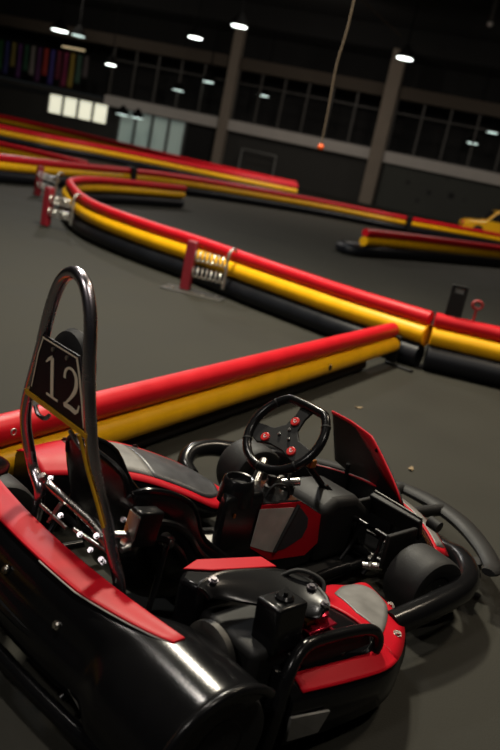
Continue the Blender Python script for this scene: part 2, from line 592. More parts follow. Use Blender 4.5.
# end bracket with a foot
b = MB()
rotA = Matrix.Rotation(math.atan2(dA.y, dA.x), 3, 'Z')
e = dA * LA
b.box(tuple(e + dA * 0.022 + nA * -0.045 + Vector((0, 0, 0.12))), (0.045, 0.09, 0.23), rotA)
b.box(tuple(e - dA * 0.02 + Vector((0.11, -0.13, 0.012))), (0.26, 0.05, 0.024), Matrix.Rotation(R(-38), 3, 'Z'))
b.build('end_bracket', 'black_matt', A, bevel=0.01)
# ring bolt on the red tube, slot in the yellow
pb = dA * ((Vector((-0.84, 2.74)) - Vector((ax, ay))).length)
b = MB()
b.tube([tuple(pb - nA * 0.058 + Vector((0, 0, 0.285)) + dA * (0.012 * math.cos(t)) + Vector((0, 0, 0.012 * math.sin(t)))) for t in [i * math.pi / 6 for i in range(12)]], 0.0035, 8, closed=True)
b.build('ring_bolt', 'steel', A)

sp = Vector((0.43 - ax, 5.20 - ay, 0.154)) - nA * 0.035
MB().ball(tuple(sp - nA * 0.055 + Vector((0, 0, 0.028))), 0.016, 12, (0.7, 0.7, 1.5)).build('slot', 'black_matt', A)

# two dry leaves on the floor
for (lx, ly), lb, an in (((0.73, 4.98), 'small dry leaf on the floor between the near barrier and the steering wheel', 20), ((0.94, 4.02), 'small dry leaf on the floor beside the nose of the kart', 70)):
    b = MB()
    b.grid(lambda u, v: Vector(((u - 0.5) * 0.055, (v - 0.5) * 0.028 * math.sin(math.pi * (0.08 + 0.84 * u)), 0.004 + 0.008 * (u - 0.5) ** 2 * 4)), 8, 4)
    lf = b.build('dry_leaf', mat('dry_leaf_tan', (0.20, 0.14, 0.07), 0.8, var=0.3, scale=60), solid=0.0015, off=1)
    lf.location = (lx, ly, 0)
    lf.rotation_euler = (0, 0, R(an))
    tag(lf, lb, 'leaf')

# main barrier: bend from the far left to the junction
Bpath = [(-2.2, 17.5), (-3.25, 15.0), (-3.45, 13.2), (-3.02, 11.6), (-2.36, 10.05), (-1.57, 9.12), (-0.82, 8.5), (-0.23, 7.9), (0.27, 7.44), (0.75, 7.02), (1.37, 6.60)]
Bpath = [(x * 1.0 if y < 12 else x, y) for x, y in Bpath]
B1 = barrier('long curved red and yellow barrier with spring posts, behind the nearest one', Bpath, STD)
bx, by = Bpath[0]
# flared yellow sleeve at its near end
p0 = Vector((1.20 - bx, 6.715 - by, 0.28))
p1 = Vector((1.41 - bx, 6.575 - by, 0.28))
MB().lathe([(0.083, 0.0), (0.088, 0.02), (0.092, 0.20), (0.098, 0.215), (0.088, 0.215), (0.082, 0.1)], p0,
           ((p1 - p0).normalized(), Vector((0, 0, 1)), (p1 - p0).normalized().cross(Vector((0, 0, 1)))), 24).build('sleeve', 'yellow_tube', B1)
q0 = Vector((-0.36 - bx, 8.03 - by, 0.42))
# continuation to the right
B2path = [(1.402, 6.583), (1.75, 6.54), (2.3, 6.46), (3.4, 6.3)]
B2 = barrier('red and yellow barrier section at the right edge, carrying a small black board', B2path,
             [('black_tube', 'black_tube', 0.11, 0.11, -0.035), ('yellow_tube', 'yellow_tube', 0.08, 0.285, -0.025), ('red_tube', 'red_tube', 0.062, 0.422, 0)])

# small board standing on the barrier, and a red hook beside it
bd = empty('marker_board', (1.53, 6.56, 0.507))
bd.rotation_euler = (0, 0, R(-6))
tag(bd, 'small black board standing upright on the red tube at the right', 'board')
b = MB()
b.box((0, 0, 0.075), (0.135, 0.025, 0.19))
b.box((-0.053, 0, 0.195), (0.030, 0.025, 0.06))
b.box((0.053, 0, 0.195), (0.030, 0.025, 0.06))
b.box((0, 0, 0.225), (0.135, 0.025, 0.018))
b.build('board', 'black_matt', bd, bevel=0.004)
MB().box((0, 0.006, 0.192), (0.08, 0.004, 0.05)).build('clear_window', 'grey_film', bd)
hk = MB()
hk.tube([(0, 0, -0.01), (0, 0, 0.05), (0.0, 0, 0.09)], 0.012, 10)
hk.tube([(0.04 * math.cos(t), 0, 0.12 + 0.032 * math.sin(t)) for t in [i * math.pi / 8 for i in range(16)]], 0.013, 10, closed=True)
ho = hk.build('tow_hook', mat('faded_red_paint', (0.30, 0.03, 0.03), 0.5))
ho.location = (1.70, 6.55, 0.495)
tag(ho, 'faded red ring hook standing on the red tube beside the black board', 'hook')


def coil(mb, a, b_, r, turns, wr):
    a, b_ = Vector(a), Vector(b_)
    t = (b_ - a).normalized()
    u = Vector((0, 0, 1))
    u = (u - t * u.dot(t)).normalized()
    w = t.cross(u)
    n = int(turns * 14)
    mb.tube([a.lerp(b_, i / n) + u * (r * math.cos(2 * math.pi * turns * i / n)) + w * (r * math.sin(2 * math.pi * turns * i / n)) for i in range(n + 1)], wr, 6)


def spring_post(loc, clamp, label, plate=True, springs=True):
    root = empty('spring_post', loc)
    tag(root, label, 'post', 'red spring posts holding the barriers')
    c = Vector(clamp) - Vector(loc)
    d = Vector((c.x, c.y, 0)).normalized()
    rz = Matrix.Rotation(math.atan2(d.y, d.x), 3, 'Z')
    MB().box((0, 0, 0.255), (0.10, 0.10, 0.49), rz).build('post', 'red_post', root, bevel=0.012)
    if plate:
        MB().box(tuple(d * 0.10 + Vector((0, -0.04, 0.006))), (0.62, 0.30, 0.012), rz).build('base_plate', 'plate', root, bevel=0.004)
        for sx, sy in ((0.33, 0.02), (-0.12, -0.1), (0.2, -0.12)):
            MB().cyl((sx * d.x, sx * d.y + sy, 0.012), (sx * d.x, sx * d.y + sy, 0.026), 0.018, 6).build('anchor_bolt', 'steel', root)
    if springs:
        for z in (0.36, 0.20):
            b = MB()
            coil(b, d * 0.05 + Vector((0, 0, z)), Vector((c.x, c.y, z)), 0.050, 7, 0.0085)
            b.build('spring', 'steel', root)
        b = MB()
        b.tube([(c.x, c.y, 0.10), (c.x, c.y, 0.28), (c.x, c.y, 0.44), (c.x + 0.03, c.y + 0.05, 0.495), (c.x + 0.06, c.y + 0.13, 0.47)], 0.016, 8, smooth=4)
        b.build('clamp', 'steel', root)
    return root


spring_post((-0.81, 7.86, 0), (-0.44, 7.80, 0), 'red steel post with springs in front of the curved barrier, nearest post')
spring_post((-2.98, 10.3, 0), (-2.62, 10.15, 0), 'red post with springs at the far end of the curved barrier', plate=False)
spring_post((-4.2, 13.8, 0), (-3.75, 13.3, 0), 'dark red post left behind the other spring posts, farthest of the three', plate=False)

# low island barrier at the right
C_path = [(1.5, 15.9), (1.3, 15.35), (1.5, 15.0), (2.3, 16.2), (3.6, 17.7), (5.2, 19.5), (7.0, 21.5)]
Cb = barrier('red and yellow island barrier at the middle right with black rounded end', [(1.55, 15.1), (2.3, 16.2), (3.6, 17.7), (5.2, 19.5), (7.0, 21.5)],
             [('yellow_tube', 'yellow_tube', 0.085, 0.29, 0), ('red_tube', 'red_tube', 0.075, 0.45, 0.0)])
MB().tube([(1.0, 1.45, 0.1), (0.1, 0.65, 0.1), (-0.30, 0.30, 0.1), (-0.36, 0.02, 0.1), (-0.10, -0.12, 0.1), (0.75, 1.0, 0.1), (2.05, 2.5, 0.1), (3.65, 4.3, 0.1), (5.45, 6.3, 0.1)], 0.11, 16, smooth=6).build('black_tube', 'black_tube', Cb)
# long barriers behind
D0 = barrier('long barrier crossing the whole middle distance, black tube at its foot', [(-7.0, 11.0), (-5.2, 14.7), (-4.65, 16.2), (-4.15, 18.0), (-3.75, 19.6), (-3.2, 21.1), (-1.9, 22.9), (1.0, 25.2), (3.5, 25.9), (5.5, 27.2), (7.5, 28.5), (11, 29.3)],
        [('black_tube', 'black_tube', 0.12, 0.12, 0), ('yellow_tube', 'yellow_tube', 0.09, 0.30, 0), ('red_tube', 'red_tube', 0.075, 0.44, 0)])
for px, py, an in ((-3.78, 19.45, 70), (3.9, 26.05, 22)):
    MB().box((px + 7.0, py - 11.0, 0.29), (0.16, 0.30, 0.52), Matrix.Rotation(R(an), 3, 'Z')).build('joint_clamp', 'black_matt', D0, bevel=0.02)
barrier('short barrier ending at left behind the curved bend, second row', [(-11.5, 20.4), (-6.9, 19.7), (-5.9, 19.5), (-4.75, 19.1)], STD)
barrier('barrier of the third row across the left, yellow tube bright', [(-16, 28), (-10.5, 29.4), (-8.8, 29.8), (-7.4, 31), (-5.2, 31.9), (-2.7, 32.2), (0.3, 32.9)],
        [('black_tube', 'black_tube', 0.14, 0.14, 0), ('yellow_tube', 'yellow_tube', 0.13, 0.33, 0), ('red_tube', 'red_tube', 0.11, 0.50, 0)])
barrier('farthest barrier before the end wall, bright red along its middle', [(-17.0, 45.5), (-13.5, 44.5), (-9.0, 40.5), (-5.5, 36.5), (-3.0, 34.6), (0.25, 34.1)],
        [('black_tube', 'black_tube', 0.14, 0.14, 0), ('yellow_tube', 'yellow_tube', 0.14, 0.36, 0), ('red_tube', 'red_tube', 0.13, 0.56, 0)])

# yellow car parked beyond the track
car = empty('yellow_car', (7.95, 30.7, 0.0), R(-4))
tag(car, 'small yellow car parked beyond the barrier at the right edge', 'car')
side = [(-1.75, 0.30), (-1.85, 0.48), (-1.82, 0.62), (-1.55, 0.72), (-0.85, 0.78), (-0.40, 1.20), (0.75, 1.26), (1.25, 0.90), (1.75, 0.82), (1.85, 0.55), (1.8, 0.30)]
b = MB()
b.prism([(x, -0.65, z) for x, z in side], (0, 1.3, 0))
b.build('car_body', 'yellow_car', car, bevel=0.05, seg=3)
b = MB()
b.prism([(-0.70, -0.66, 0.82), (-0.36, -0.66, 1.14), (0.12, -0.66, 1.16), (0.12, -0.66, 0.82)], (0, 0.02, 0))
b.prism([(0.22, -0.66, 0.82), (0.22, -0.66, 1.16), (0.70, -0.66, 1.16), (1.02, -0.66, 0.90)], (0, 0.02, 0))
b.prism([(-0.82, -0.56, 0.83), (-0.46, -0.56, 1.165), (-0.46, 0.56, 1.165), (-0.82, 0.56, 0.83)], (-0.02, 0, 0.02))
b.build('car_window', 'pane', car)
for x in (-1.1, 1.15):
    for y in (-0.62, 0.62):
        MB().lathe([(0.10, -0.09), (0.27, -0.09), (0.30, -0.06), (0.30, 0.06), (0.27, 0.09), (0.10, 0.09)], (x, y, 0.30), 'Y', 24).build('wheel', 'rubber', car)
MB().ball((-1.82, -0.42, 0.56), 0.09).build('headlamp', 'button', car)

for o_ in car.children:
    for v_ in o_.data.vertices:
        v_.co.x *= 0.76
# ------------------------------------------------------------------ the kart (forward +X, left +Y)
kart = empty('go_kart', (-0.326, 2.083, 0.0), R(45.3))
tag(kart, 'black and red go-kart parked in the foreground with number 12 on its roll hoop', 'go-kart')
K = kart


def bolt(p, axis, parent, r=0.009, m='bright'):
    a = Vector(axis).normalized()
    p = Vector(p)
    b = MB()
    b.cyl(p - a * 0.002, p + a * 0.003, r * 1.45, 14)
    b.cyl(p + a * 0.002, p + a * 0.009, r, 6)
    return b.build('bolt', m, parent)


# --- frame
fr = MB()
for s in (-1, 1):
    fr.tube([(-0.12, 0.27 * s, 0.10), (0.3, 0.30 * s, 0.07), (0.75, 0.20 * s, 0.07), (1.05, 0.19 * s, 0.08), (1.32, 0.16 * s, 0.09), (1.40, 0.0, 0.09)], 0.015, 10, smooth=5)
fr.tube([(-0.05, -0.30, 0.10), (-0.05, 0.30, 0.10)], 0.015, 10)
fr.tube([(0.45, -0.28, 0.065), (0.45, 0.28, 0.065)], 0.014, 10)
fr.tube([(1.08, -0.36, 0.10), (1.08, 0.40, 0.10)], 0.016, 10)
fr.build('chassis_frame', 'black_satin', K)
b = MB()
b.prism([(0.35, -0.29, 0.050), (0.80, -0.21, 0.050), (1.30, -0.17, 0.055), (1.38, 0.0, 0.055), (1.30, 0.19, 0.055), (0.80, 0.22, 0.050), (0.35, 0.30, 0.050)], (0, 0, 0.006))
b.build('floor_tray', 'black_matt', K)
b = MB()
b.prism([(0.50, 0.13, 0.057), (0.50, 0.27, 0.057), (0.80, 0.21, 0.057), (0.86, 0.10, 0.057)], (0, 0, 0.008))
b.build('tray_mat', 'tray', K)


# --- wheels
def wheel(c, w, r, steer=0.0, name='front_wheel'):
    c = Vector(c)
    st = Matrix.Rotation(R(steer), 3, 'Z')
    ax = (st @ Vector((0, 1, 0)), Vector((0, 0, 1)), st @ Vector((1, 0, 0)))
    h = w / 2
    t = MB().lathe([(r * 0.50, -h * 0.86), (r * 0.80, -h), (r * 0.94, -h * 0.96), (r * 0.985, -h * 0.82), (r, -h * 0.55), (r, h * 0.55), (r * 0.985, h * 0.82),
                    (r * 0.94, h * 0.96), (r * 0.80, h), (r * 0.50, h * 0.86)], c, ax, 40).build(name, 'rubber', K)
    MB().lathe([(0.02, -h * 0.80), (r * 0.30, -h * 0.75), (r * 0.42, -h * 0.55), (r * 0.46, -h * 0.86), (r * 0.52, -h * 0.88), (r * 0.52, h * 0.88), (r * 0.46, h * 0.86),
                (r * 0.42, h * 0.55), (r * 0.30, h * 0.75), (0.02, h * 0.80)], c, ax, 32).build('rim', 'black_satin', t)
    for i in range(4):
        a = i * math.pi / 2 + 0.4
        q = c + ax[1] * (0.028 * math.cos(a)) + ax[2] * (0.028 * math.sin(a))
        MB().cyl(q - ax[0] * (h * 0.80 + 0.006), q - ax[0] * (h * 0.70), 0.006, 6).build('wheel_nut', 'bright' if name == 'front_wheel' else 'iron', t)
    return t


wheel((1.065, -0.440, 0.125), 0.15, 0.125, -9)
wheel((1.085, 0.50, 0.13), 0.15, 0.130, -7)
wheel((-0.10, -0.62, 0.14), 0.19, 0.140, 0, 'rear_wheel')
wheel((-0.10, 0.475, 0.14), 0.15, 0.140, 0, 'rear_wheel')
MB().cyl((-0.10, -0.60, 0.14), (-0.10, 0.47, 0.14), 0.02, 14).build('rear_axle', 'bright', K)

# --- rear bumper: moulded bar that wraps over both rear tyres
def rb_prof(y):
    """closed (x, z) profile at lateral y"""
    ay_ = abs(y - 0.02)
    bow = -0.035 * (1 - min(1, (ay_ / 0.5)) ** 2)
    k = max(0.0, min(1.0, (ay_ - 0.40) / 0.12))
    k = k * k * (3 - 2 * k)
    beam_ = [(-0.105, 0.200), (-0.108, 0.290), (-0.120, 0.318), (-0.140, 0.328), (-0.170, 0.326), (-0.205, 0.320), (-0.228, 0.312), (-0.245, 0.296), (-0.258, 0.262), (-0.262, 0.230),
             (-0.278, 0.215), (-0.292, 0.190), (-0.292, 0.140), (-0.280, 0.105), (-0.240, 0.095), (-0.160, 0.150)]
    beam_ = [(x + bow, z) for x, z in beam_]
    c = (-0.135, 0.14)
    arch = []
    angs = [48, 58, 68, 78, 88, 99, 110, 122, 136, 152, 170, 190, 188, 150, 105, 54]
    for i, a in enumerate(angs):
        rr = 0.192 if i < 12 else 0.170
        arch.append((c[0] + rr * math.cos(R(a)), c[1] + rr * math.sin(R(a))))
    return [(bx_ * (1 - k) + ax_ * k, bz * (1 - k) + az * k) for (bx_, bz), (ax_, az) in zip(beam_, arch)]


ys = [-0.745, -0.735, -0.70, -0.64, -0.58, -0.52, -0.49, -0.46, -0.43, -0.40, -0.32, -0.24, -0.16, -0.08, 0.0, 0.08, 0.16, 0.24, 0.32, 0.40, 0.44, 0.47, 0.50, 0.53, 0.545, 0.56, 0.57]
b = MB()
rings = []
for y in ys:
    p = rb_prof(y)
    if y in (-0.745, 0.57):
        cx = sum(q[0] for q in p) / len(p)
        cz = sum(q[1] for q in p) / len(p)
        p = [(cx + (x - cx) * 0.97, cz + (z - cz) * 0.97) for x, z in p]
    rings.append([Vector((x, y, z)) for x, z in p])
b.loft(rings)
RB = b.build('rear_bumper', 'black', K, sub=1, sharp=70)
# lip around the open end of the right cover
b = MB()
b.tube([(-0.135 + 0.188 * math.cos(R(a)), -0.740, 0.14 + 0.188 * math.sin(R(a))) for a in range(48, 196, 12)], 0.012, 10)
b.build('cover_lip', 'black_satin', RB)


# red stripe on the top of the bar
def stripe_pt(u, v, lift):
    y = -0.545 + 1.09 * u
    xin = -0.118 - 0.050 * (1 - ((y - 0.02) / 0.56) ** 2)
    tip = min(1, max(0, (y + 0.56) / 0.28)) ** 0.6
    tip2 = min(1, max(0, (0.60 - y) / 0.28)) ** 0.6
    wdt = 0.022 + 0.068 * tip * tip2
    x = xin - wdt * v
    z = 0.333 - 0.012 * v - 0.004 * math.cos(math.pi * v) + lift
    return Vector((x, y, z))


RS = MB().grid(lambda u, v: stripe_pt(u, v, 0.004), 40, 6).build('red_stripe', 'red_panel', RB, solid=0.008, bevel=0.002)
b = MB()
b.tube([stripe_pt(u / 20, 1.03, 0.003) for u in range(0, 9)], 0.0022, 6)
b.build('stripe_edge', 'pale_film', RB)
# raised rib, bolts and pale decals on the rear face
b = MB()
b.tube([(-0.318 + 0.05 * (abs(y) / 0.4) ** 2, y, 0.185) for y in [-0.40 + 0.08 * i for i in range(11)]], 0.014, 8)
b.build('bumper_rib', 'black_satin', RB)
for y, x, z in ((-0.02, -0.297, 0.262), (-0.27, -0.283, 0.245)):
    bolt((x, y, z), (-1, 0, 0.2), RB, 0.008)
b = MB()
b.prism([(-0.292, -0.385, 0.150), (-0.262, -0.555, 0.150), (-0.256, -0.570, 0.105), (-0.276, -0.480, 0.095)], (-0.012, 0, 0))
b.prism([(-0.258, -0.585, 0.150), (-0.255, -0.66, 0.150), (-0.25, -0.66, 0.095), (-0.252, -0.590, 0.098)], (-0.012, 0, 0))
b.build('grey_decal', 'grey_film', RB)
b = MB()
b.tube([(-0.24, -0.70, 0.075), (-0.30, -0.45, 0.07), (-0.335, 0.0, 0.07), (-0.30, 0.42, 0.07), (-0.25, 0.55, 0.075)], 0.022, 12, smooth=6)
b.build('lower_bar', 'black', K)
# brackets from the frame to the bumper
for s in (-1, 1):
    MB().tube([(-0.05, 0.2 * s, 0.10), (-0.2, 0.2 * s, 0.13)], 0.014, 10).build('bumper_mount', 'black_satin', K)
    MB().tube([(-0.2, 0.33 * s, 0.13), (-0.28, 0.33 * s, 0.075)], 0.010, 10).build('bumper_mount', 'black_satin', K)


# --- side pods
def lerp(a, b_, t):
    return a + (b_ - a) * t


def pod(s, panel_parts):
    if s > 0:
        inn = [(0.10, 0.52, 0.235), (0.30, 0.475, 0.225), (0.46, 0.42, 0.205), (0.60, 0.345, 0.165), (0.72, 0.295, 0.115), (0.80, 0.315, 0.105)]
        out = [(0.10, 0.715, 0.240), (0.30, 0.738, 0.250), (0.48, 0.735, 0.232), (0.64, 0.680, 0.198), (0.79, 0.570, 0.150), (0.85, 0.415, 0.110)]
    else:
        inn = [(0.10, 0.52, 0.235), (0.30, 0.475, 0.222), (0.46, 0.43, 0.200), (0.60, 0.365, 0.165), (0.71, 0.325, 0.135), (0.775, 0.345, 0.125)]
        out = [(0.10, 0.715, 0.215), (0.30, 0.738, 0.200), (0.48, 0.735, 0.180), (0.64, 0.665, 0.155), (0.78, 0.555, 0.135), (0.835, 0.415, 0.125)]
    inn, out = catmull(inn, 6), catmull(out, 6)
    n = len(inn) - 1

    def S(t, w, lift=0.0):
        i = min(n - 1, int(t * n))
        f = t * n - i
        a = inn[i].lerp(inn[i + 1], f)
        c = out[i].lerp(out[i + 1], f)
        p = a.lerp(c, w)
        p.z += 0.028 * math.sin(math.pi * min(1, max(0, w))) + lift
        return Vector((p.x, p.y * s, p.z))
    rings = []
    for i in range(0, 25):
        t = i / 24
        top = [S(t, w / 8) for w in range(9)]
        o_, i_ = top[-1], top[0]
        ring = top + [Vector((o_.x + 0.004, o_.y + 0.012 * s, o_.z - 0.02)), Vector((o_.x + 0.004, o_.y + 0.008 * s, 0.075)), Vector((o_.x - 0.02, o_.y - 0.03 * s, 0.055)),
                      Vector((i_.x + 0.02, i_.y + 0.03 * s, 0.055)), Vector((i_.x, i_.y - 0.004 * s, 0.08)), Vector((i_.x, i_.y - 0.006 * s, i_.z - 0.015))]
        rings.append(ring)
    P = MB().loft(rings).build('side_pod', 'black', K, sharp=60)
    return P, S


PL, SL = pod(1, None)
# left pod: red sheet, charcoal and grey film on it
MB().grid(lambda u, v: SL(0.0 + 1.0 * u, -0.02 + 1.03 * v, 0.003), 36, 10).build('red_panel', 'red_panel', PL, solid=0.005)


def left_film(u, v):
    t = 0.18 + 0.72 * u
    nar = 1 - max(0, (u - 0.75) / 0.25) ** 2 * 0.35
    return SL(t, 0.5 + (v - 0.5) * 0.78 * nar, 0.0065)


MB().grid(lambda u, v: left_film(0.40 * u, v), 14, 8).build('grey_panel', 'grey_film', PL, solid=0.003)
MB().grid(lambda u, v: left_film(0.40 + 0.60 * u, v), 18, 8).build('charcoal_panel', 'dark_film', PL, solid=0.003)
for t, w in ((0.20, 0.97), (0.55, 0.96), (0.06, 0.9)):
    bolt(SL(t, w, 0.007), (0, 0.2, 1), PL, 0.008, 'black_satin')

PR, SR = pod(-1, None)


def right_red_tip(u, v):
    t = 0.46 + 0.54 * u
    return SR(t, -0.02 + 1.03 * v, 0.003)


def right_red_strip(u, v):
    t = 0.05 + 0.42 * u
    return SR(t, (0.78 + 0.05 * u) + (0.23 - 0.05 * u) * v, 0.003)


b = MB()
b.grid(right_red_tip, 24, 10)
b.grid(right_red_strip, 18, 6)
b.build('red_panel', 'red_panel', PR, solid=0.005)


def right_film(u, v):
    t = 0.52 + 0.38 * u
    nar = 1 - max(0, (u - 0.7) / 0.3) ** 2 * 0.3
    lo = 0.15 + 0.32 * max(0, 1 - u * 4)
    hi = 0.78
    mid = (lo + hi) / 2
    return SR(t, mid + ((lo + (hi - lo) * v) - mid) * nar, 0.0065)


MB().grid(right_film, 22, 10).build('grey_panel', 'grey_film', PR, solid=0.003)
for t, w in ((0.24, 0.72), (0.62, 0.92), (0.86, 0.93), (0.02, 0.8)):
    bolt(SR(t, w, 0.007), (0, -0.2, 1), PR, 0.009)
# pale decal at the rear of the right pod side
b = MB()
b.prism([(0.10, -0.727, 0.165), (0.22, -0.748, 0.155), (0.20, -0.742, 0.095), (0.11, -0.722, 0.09)], (0, -0.008, 0))
b.build('grey_decal', 'grey_film', PR)
for s in (-1, 1):
    MB().tube([(0.20, 0.27 * s, 0.075), (0.20, 0.60 * s, 0.075)], 0.013, 10).build('pod_bar', 'black_satin', K)
    MB().tube([(0.58, 0.24 * s, 0.070), (0.58, 0.50 * s, 0.072)], 0.013, 10).build('pod_bar', 'black_satin', K)

# --- front bumper
b = MB()
b.tube([(0.72, -0.560, 0.135), (0.92, -0.570, 0.150), (1.12, -0.555, 0.155), (1.25, -0.500, 0.155), (1.345, -0.40, 0.148), (1.42, -0.27, 0.112), (1.48, -0.05, 0.098), (1.48, 0.12, 0.098), (1.43, 0.33, 0.112),
        (1.37, 0.50, 0.150), (1.26, 0.61, 0.155), (1.12, 0.665, 0.155), (1.02, 0.695, 0.165), (0.91, 0.690, 0.160), (0.84, 0.640, 0.135), (0.83, 0.58, 0.11)],
       [0.040, 0.042, 0.043, 0.043, 0.040, 0.036, 0.034, 0.034, 0.036, 0.040, 0.040, 0.040, 0.038, 0.036, 0.034, 0.034], 16, smooth=6, flat=1.0)
FB = b.build('front_bumper', 'black_satin', K)
b = MB()
b.tube([(1.36, -0.52, 0.145), (1.45, -0.49, 0.13), (1.58, -0.36, 0.125), (1.69, -0.18, 0.125), (1.73, 0.02, 0.125), (1.69, 0.24, 0.125), (1.58, 0.42, 0.125), (1.44, 0.56, 0.13), (1.34, 0.60, 0.145)],
       [0.026, 0.038, 0.044, 0.050, 0.050, 0.036, 0.032, 0.030, 0.022], 14, smooth=6, flat=0.5, up=(0, 0, 1))
b.tube([(1.50, 0.10, 0.135), (1.70, 0.14, 0.125)], 0.026, 10)
b.tube([(1.50, -0.06, 0.135), (1.71, -0.08, 0.125)], 0.026, 10)
b.build('outer_bar', 'black_matt', FB)
b = MB()
for y in (-0.47, 0.52):
    b.tube([(1.45, y * 0.9, 0.12), (1.45, y * 0.9, 0.055), (1.30, y * 1.02, 0.045)], 0.022, 10, smooth=4)
b.build('bumper_skirt', 'black_matt', FB)
for s in (-1, 1):
    MB().tube([(1.30, 0.14 * s, 0.09), (1.50, 0.10 * s, 0.12)], 0.013, 10).build('bumper_mount', 'black_satin', K)

# --- nose: low wedge with grey band and red rims, upright fairing with a red top rim
def nose_pt(u, v):
    y = -0.42 + 0.88 * u
    yy = (y - 0.03) / 0.45
    xb = 1.455 - 0.20 * yy * yy
    x = xb - 0.14 + 0.14 * v
    z = 0.245 - 0.050 * v - 0.035 * yy * yy
    return Vector((x, y, z))


b = MB()
rings = []
for i in range(21):
    u = i / 20
    top = [nose_pt(u, j / 5) for j in range(6)]
    rings.append(top + [Vector((top[-1].x + 0.01, top[-1].y, 0.13)), Vector((top[-1].x - 0.02, top[-1].y, 0.085)), Vector((top[0].x, top[0].y, 0.085))])
b.loft(rings)
NS = b.build('nose_cone', 'black', K, sharp=50)
MB().grid(lambda u, v: nose_pt(0.02 + 0.96 * u, 0.30 + 0.66 * v) + Vector((0, 0, 0.003)), 30, 4).build('red_rim', 'red_panel', NS, solid=0.004)
MB().grid(lambda u, v: nose_pt(0.06 + 0.88 * u, 0.45 + 0.44 * v) + Vector((0, 0, 0.006)), 30, 4).build('grey_band', 'grey_film', NS, solid=0.003)


def fairing(u, v):     # u across from right to left, v up
    y = -0.19 + 0.58 * u
    x = 1.20 + 0.21 * u - 0.10 * (1 - u) * 0 + 0.10 * (1 - v)
    zt = 0.300 + 0.135 * min(1, u * 2.2) ** 0.8 + 0.010 * math.sin(u * 3.14) - 0.02 * max(0, u - 0.75) * 2
    return Vector((x, y, 0.18 + (zt - 0.18) * v))


MB().grid(fairing, 18, 8).build('front_fairing', 'black_matt', K, solid=0.010, bevel=0.003)
FA = col.objects[-1]


def rim_pt(u, v):
    p = fairing(u, 1.0)
    wdt = 0.014 + 0.075 * math.sin(math.pi * min(1.0, u / 0.66))
    q = fairing(u, max(0, 1.0 - wdt / max(0.05, (p.z - 0.18))))
    base = p.lerp(q, v)
    return base + Vector((-0.010, -0.002, 0.003))


MB().grid(rim_pt, 24, 3).build('red_rim', 'red_panel', FA, solid=0.006)
bolt(fairing(0.36, 0.96) + Vector((-0.012, 0, 0)), (-1, 0, 0.3), FA, 0.006, 'black_satin')
# struts of the fairing
for y in (-0.12, 0.14):
    MB().tube([(1.30, y, 0.10), (1.27, y, 0.30)], 0.009, 8).build('fairing_strut', 'black_satin', K)

# --- steering: column, support, wheel
tl = R(48.7)
SC = Vector((0.687, -0.003, 0.548))
SU, SW, SN = Vector((0, 1, 0)), Vector((math.cos(tl), 0, math.sin(tl))), Vector((-math.sin(tl), 0, math.cos(tl)))


def SP(a, c, h=0.0):
    return SC + SU * a + SW * c + SN * h


MB().cyl(SP(0, 0, -0.02), (1.16, -0.003, 0.13), 0.012, 14).build('steering_column', 'black_satin', K)
b = MB()
for s in (-1, 1):
    b.tube([(1.10, 0.15 * s, 0.09), (1.02, 0.08 * s, 0.24), (0.96, 0.012 * s, 0.315)], 0.010, 10, smooth=4)
b.build('column_support', 'black_satin', K)
SWH = empty('steering_wheel')
SWH.parent = K
ring = []
for i in range(72):
    t = 2 * math.pi * i / 72
    a, c = 0.145 * math.cos(t), 0.145 * math.sin(t)
    if c > 0.120:
        c = 0.120 + (c - 0.120) * 0.12
    ring.append(SP(a, c))
MB().tube(ring, 0.0158, 14, closed=True).build('grip', 'black_satin', SWH)
b = MB()
for t in (35, 145, 215, 325, 270):
    t = R(t)
    a, c = 0.145 * math.cos(t), 0.145 * math.sin(t)
    tv = SU * -math.sin(t) + SW * math.cos(t)
    b.cyl(SP(a, c) - tv * 0.003, SP(a, c) + tv * 0.003, 0.0172, 14)
b.build('grip_seam', 'black_matt', SWH)
poly = [(0.030, 0.128), (0.022, 0.075), (0.028, 0.030), (0.060, 0.000), (0.140, -0.012), (0.138, -0.058), (0.085, -0.075), (0.03, -0.058), (-0.03, -0.058), (-0.085, -0.075), (-0.138, -0.058),
        (-0.140, -0.012), (-0.060, 0.000), (-0.028, 0.030), (-0.022, 0.075), (-0.030, 0.128)]
b = MB()
b.prism([SP(a, c, -0.016) for a, c in poly], SN * 0.012)
b.build('spoke_plate', 'black_matt', SWH, bevel=0.003)
for a, c in ((0.062, -0.046), (0.001, 0.052), (-0.066, -0.046)):
    MB().lathe([(0.0165, -0.006), (0.0165, 0.004), (0.014, 0.006), (0.001, 0.006)], SP(a, c, -0.002), (SN, SU, SW), 24).build('button', 'button', SWH)
    # pale swirl mark on the button
    b = MB()
    b.tube([SP(a + 0.008, c + 0.003, 0.0045), SP(a + 0.001, c + 0.006, 0.0045), SP(a + 0.003, c - 0.001, 0.0045), SP(a - 0.004, c - 0.005, 0.0045), SP(a - 0.008, c + 0.003, 0.0045)], 0.0016, 6, smooth=3)
    b.build('button_mark', 'white', SWH)
for a, c in ((0.022, -0.012), (-0.024, -0.012), (0.0, 0.018)):
    MB().lathe([(0.006, -0.006), (0.006, 0.003), (0.004, 0.005), (0.001, 0.005)], SP(a, c, -0.002), (SN, SU, SW), 12).build('hub_bolt', 'bright', SWH)
b = MB()
b.box(SP(-0.115, -0.030, -0.06), (0.030, 0.030, 0.030))
b.build('orange_fitting', 'brass', K, bevel=0.006)

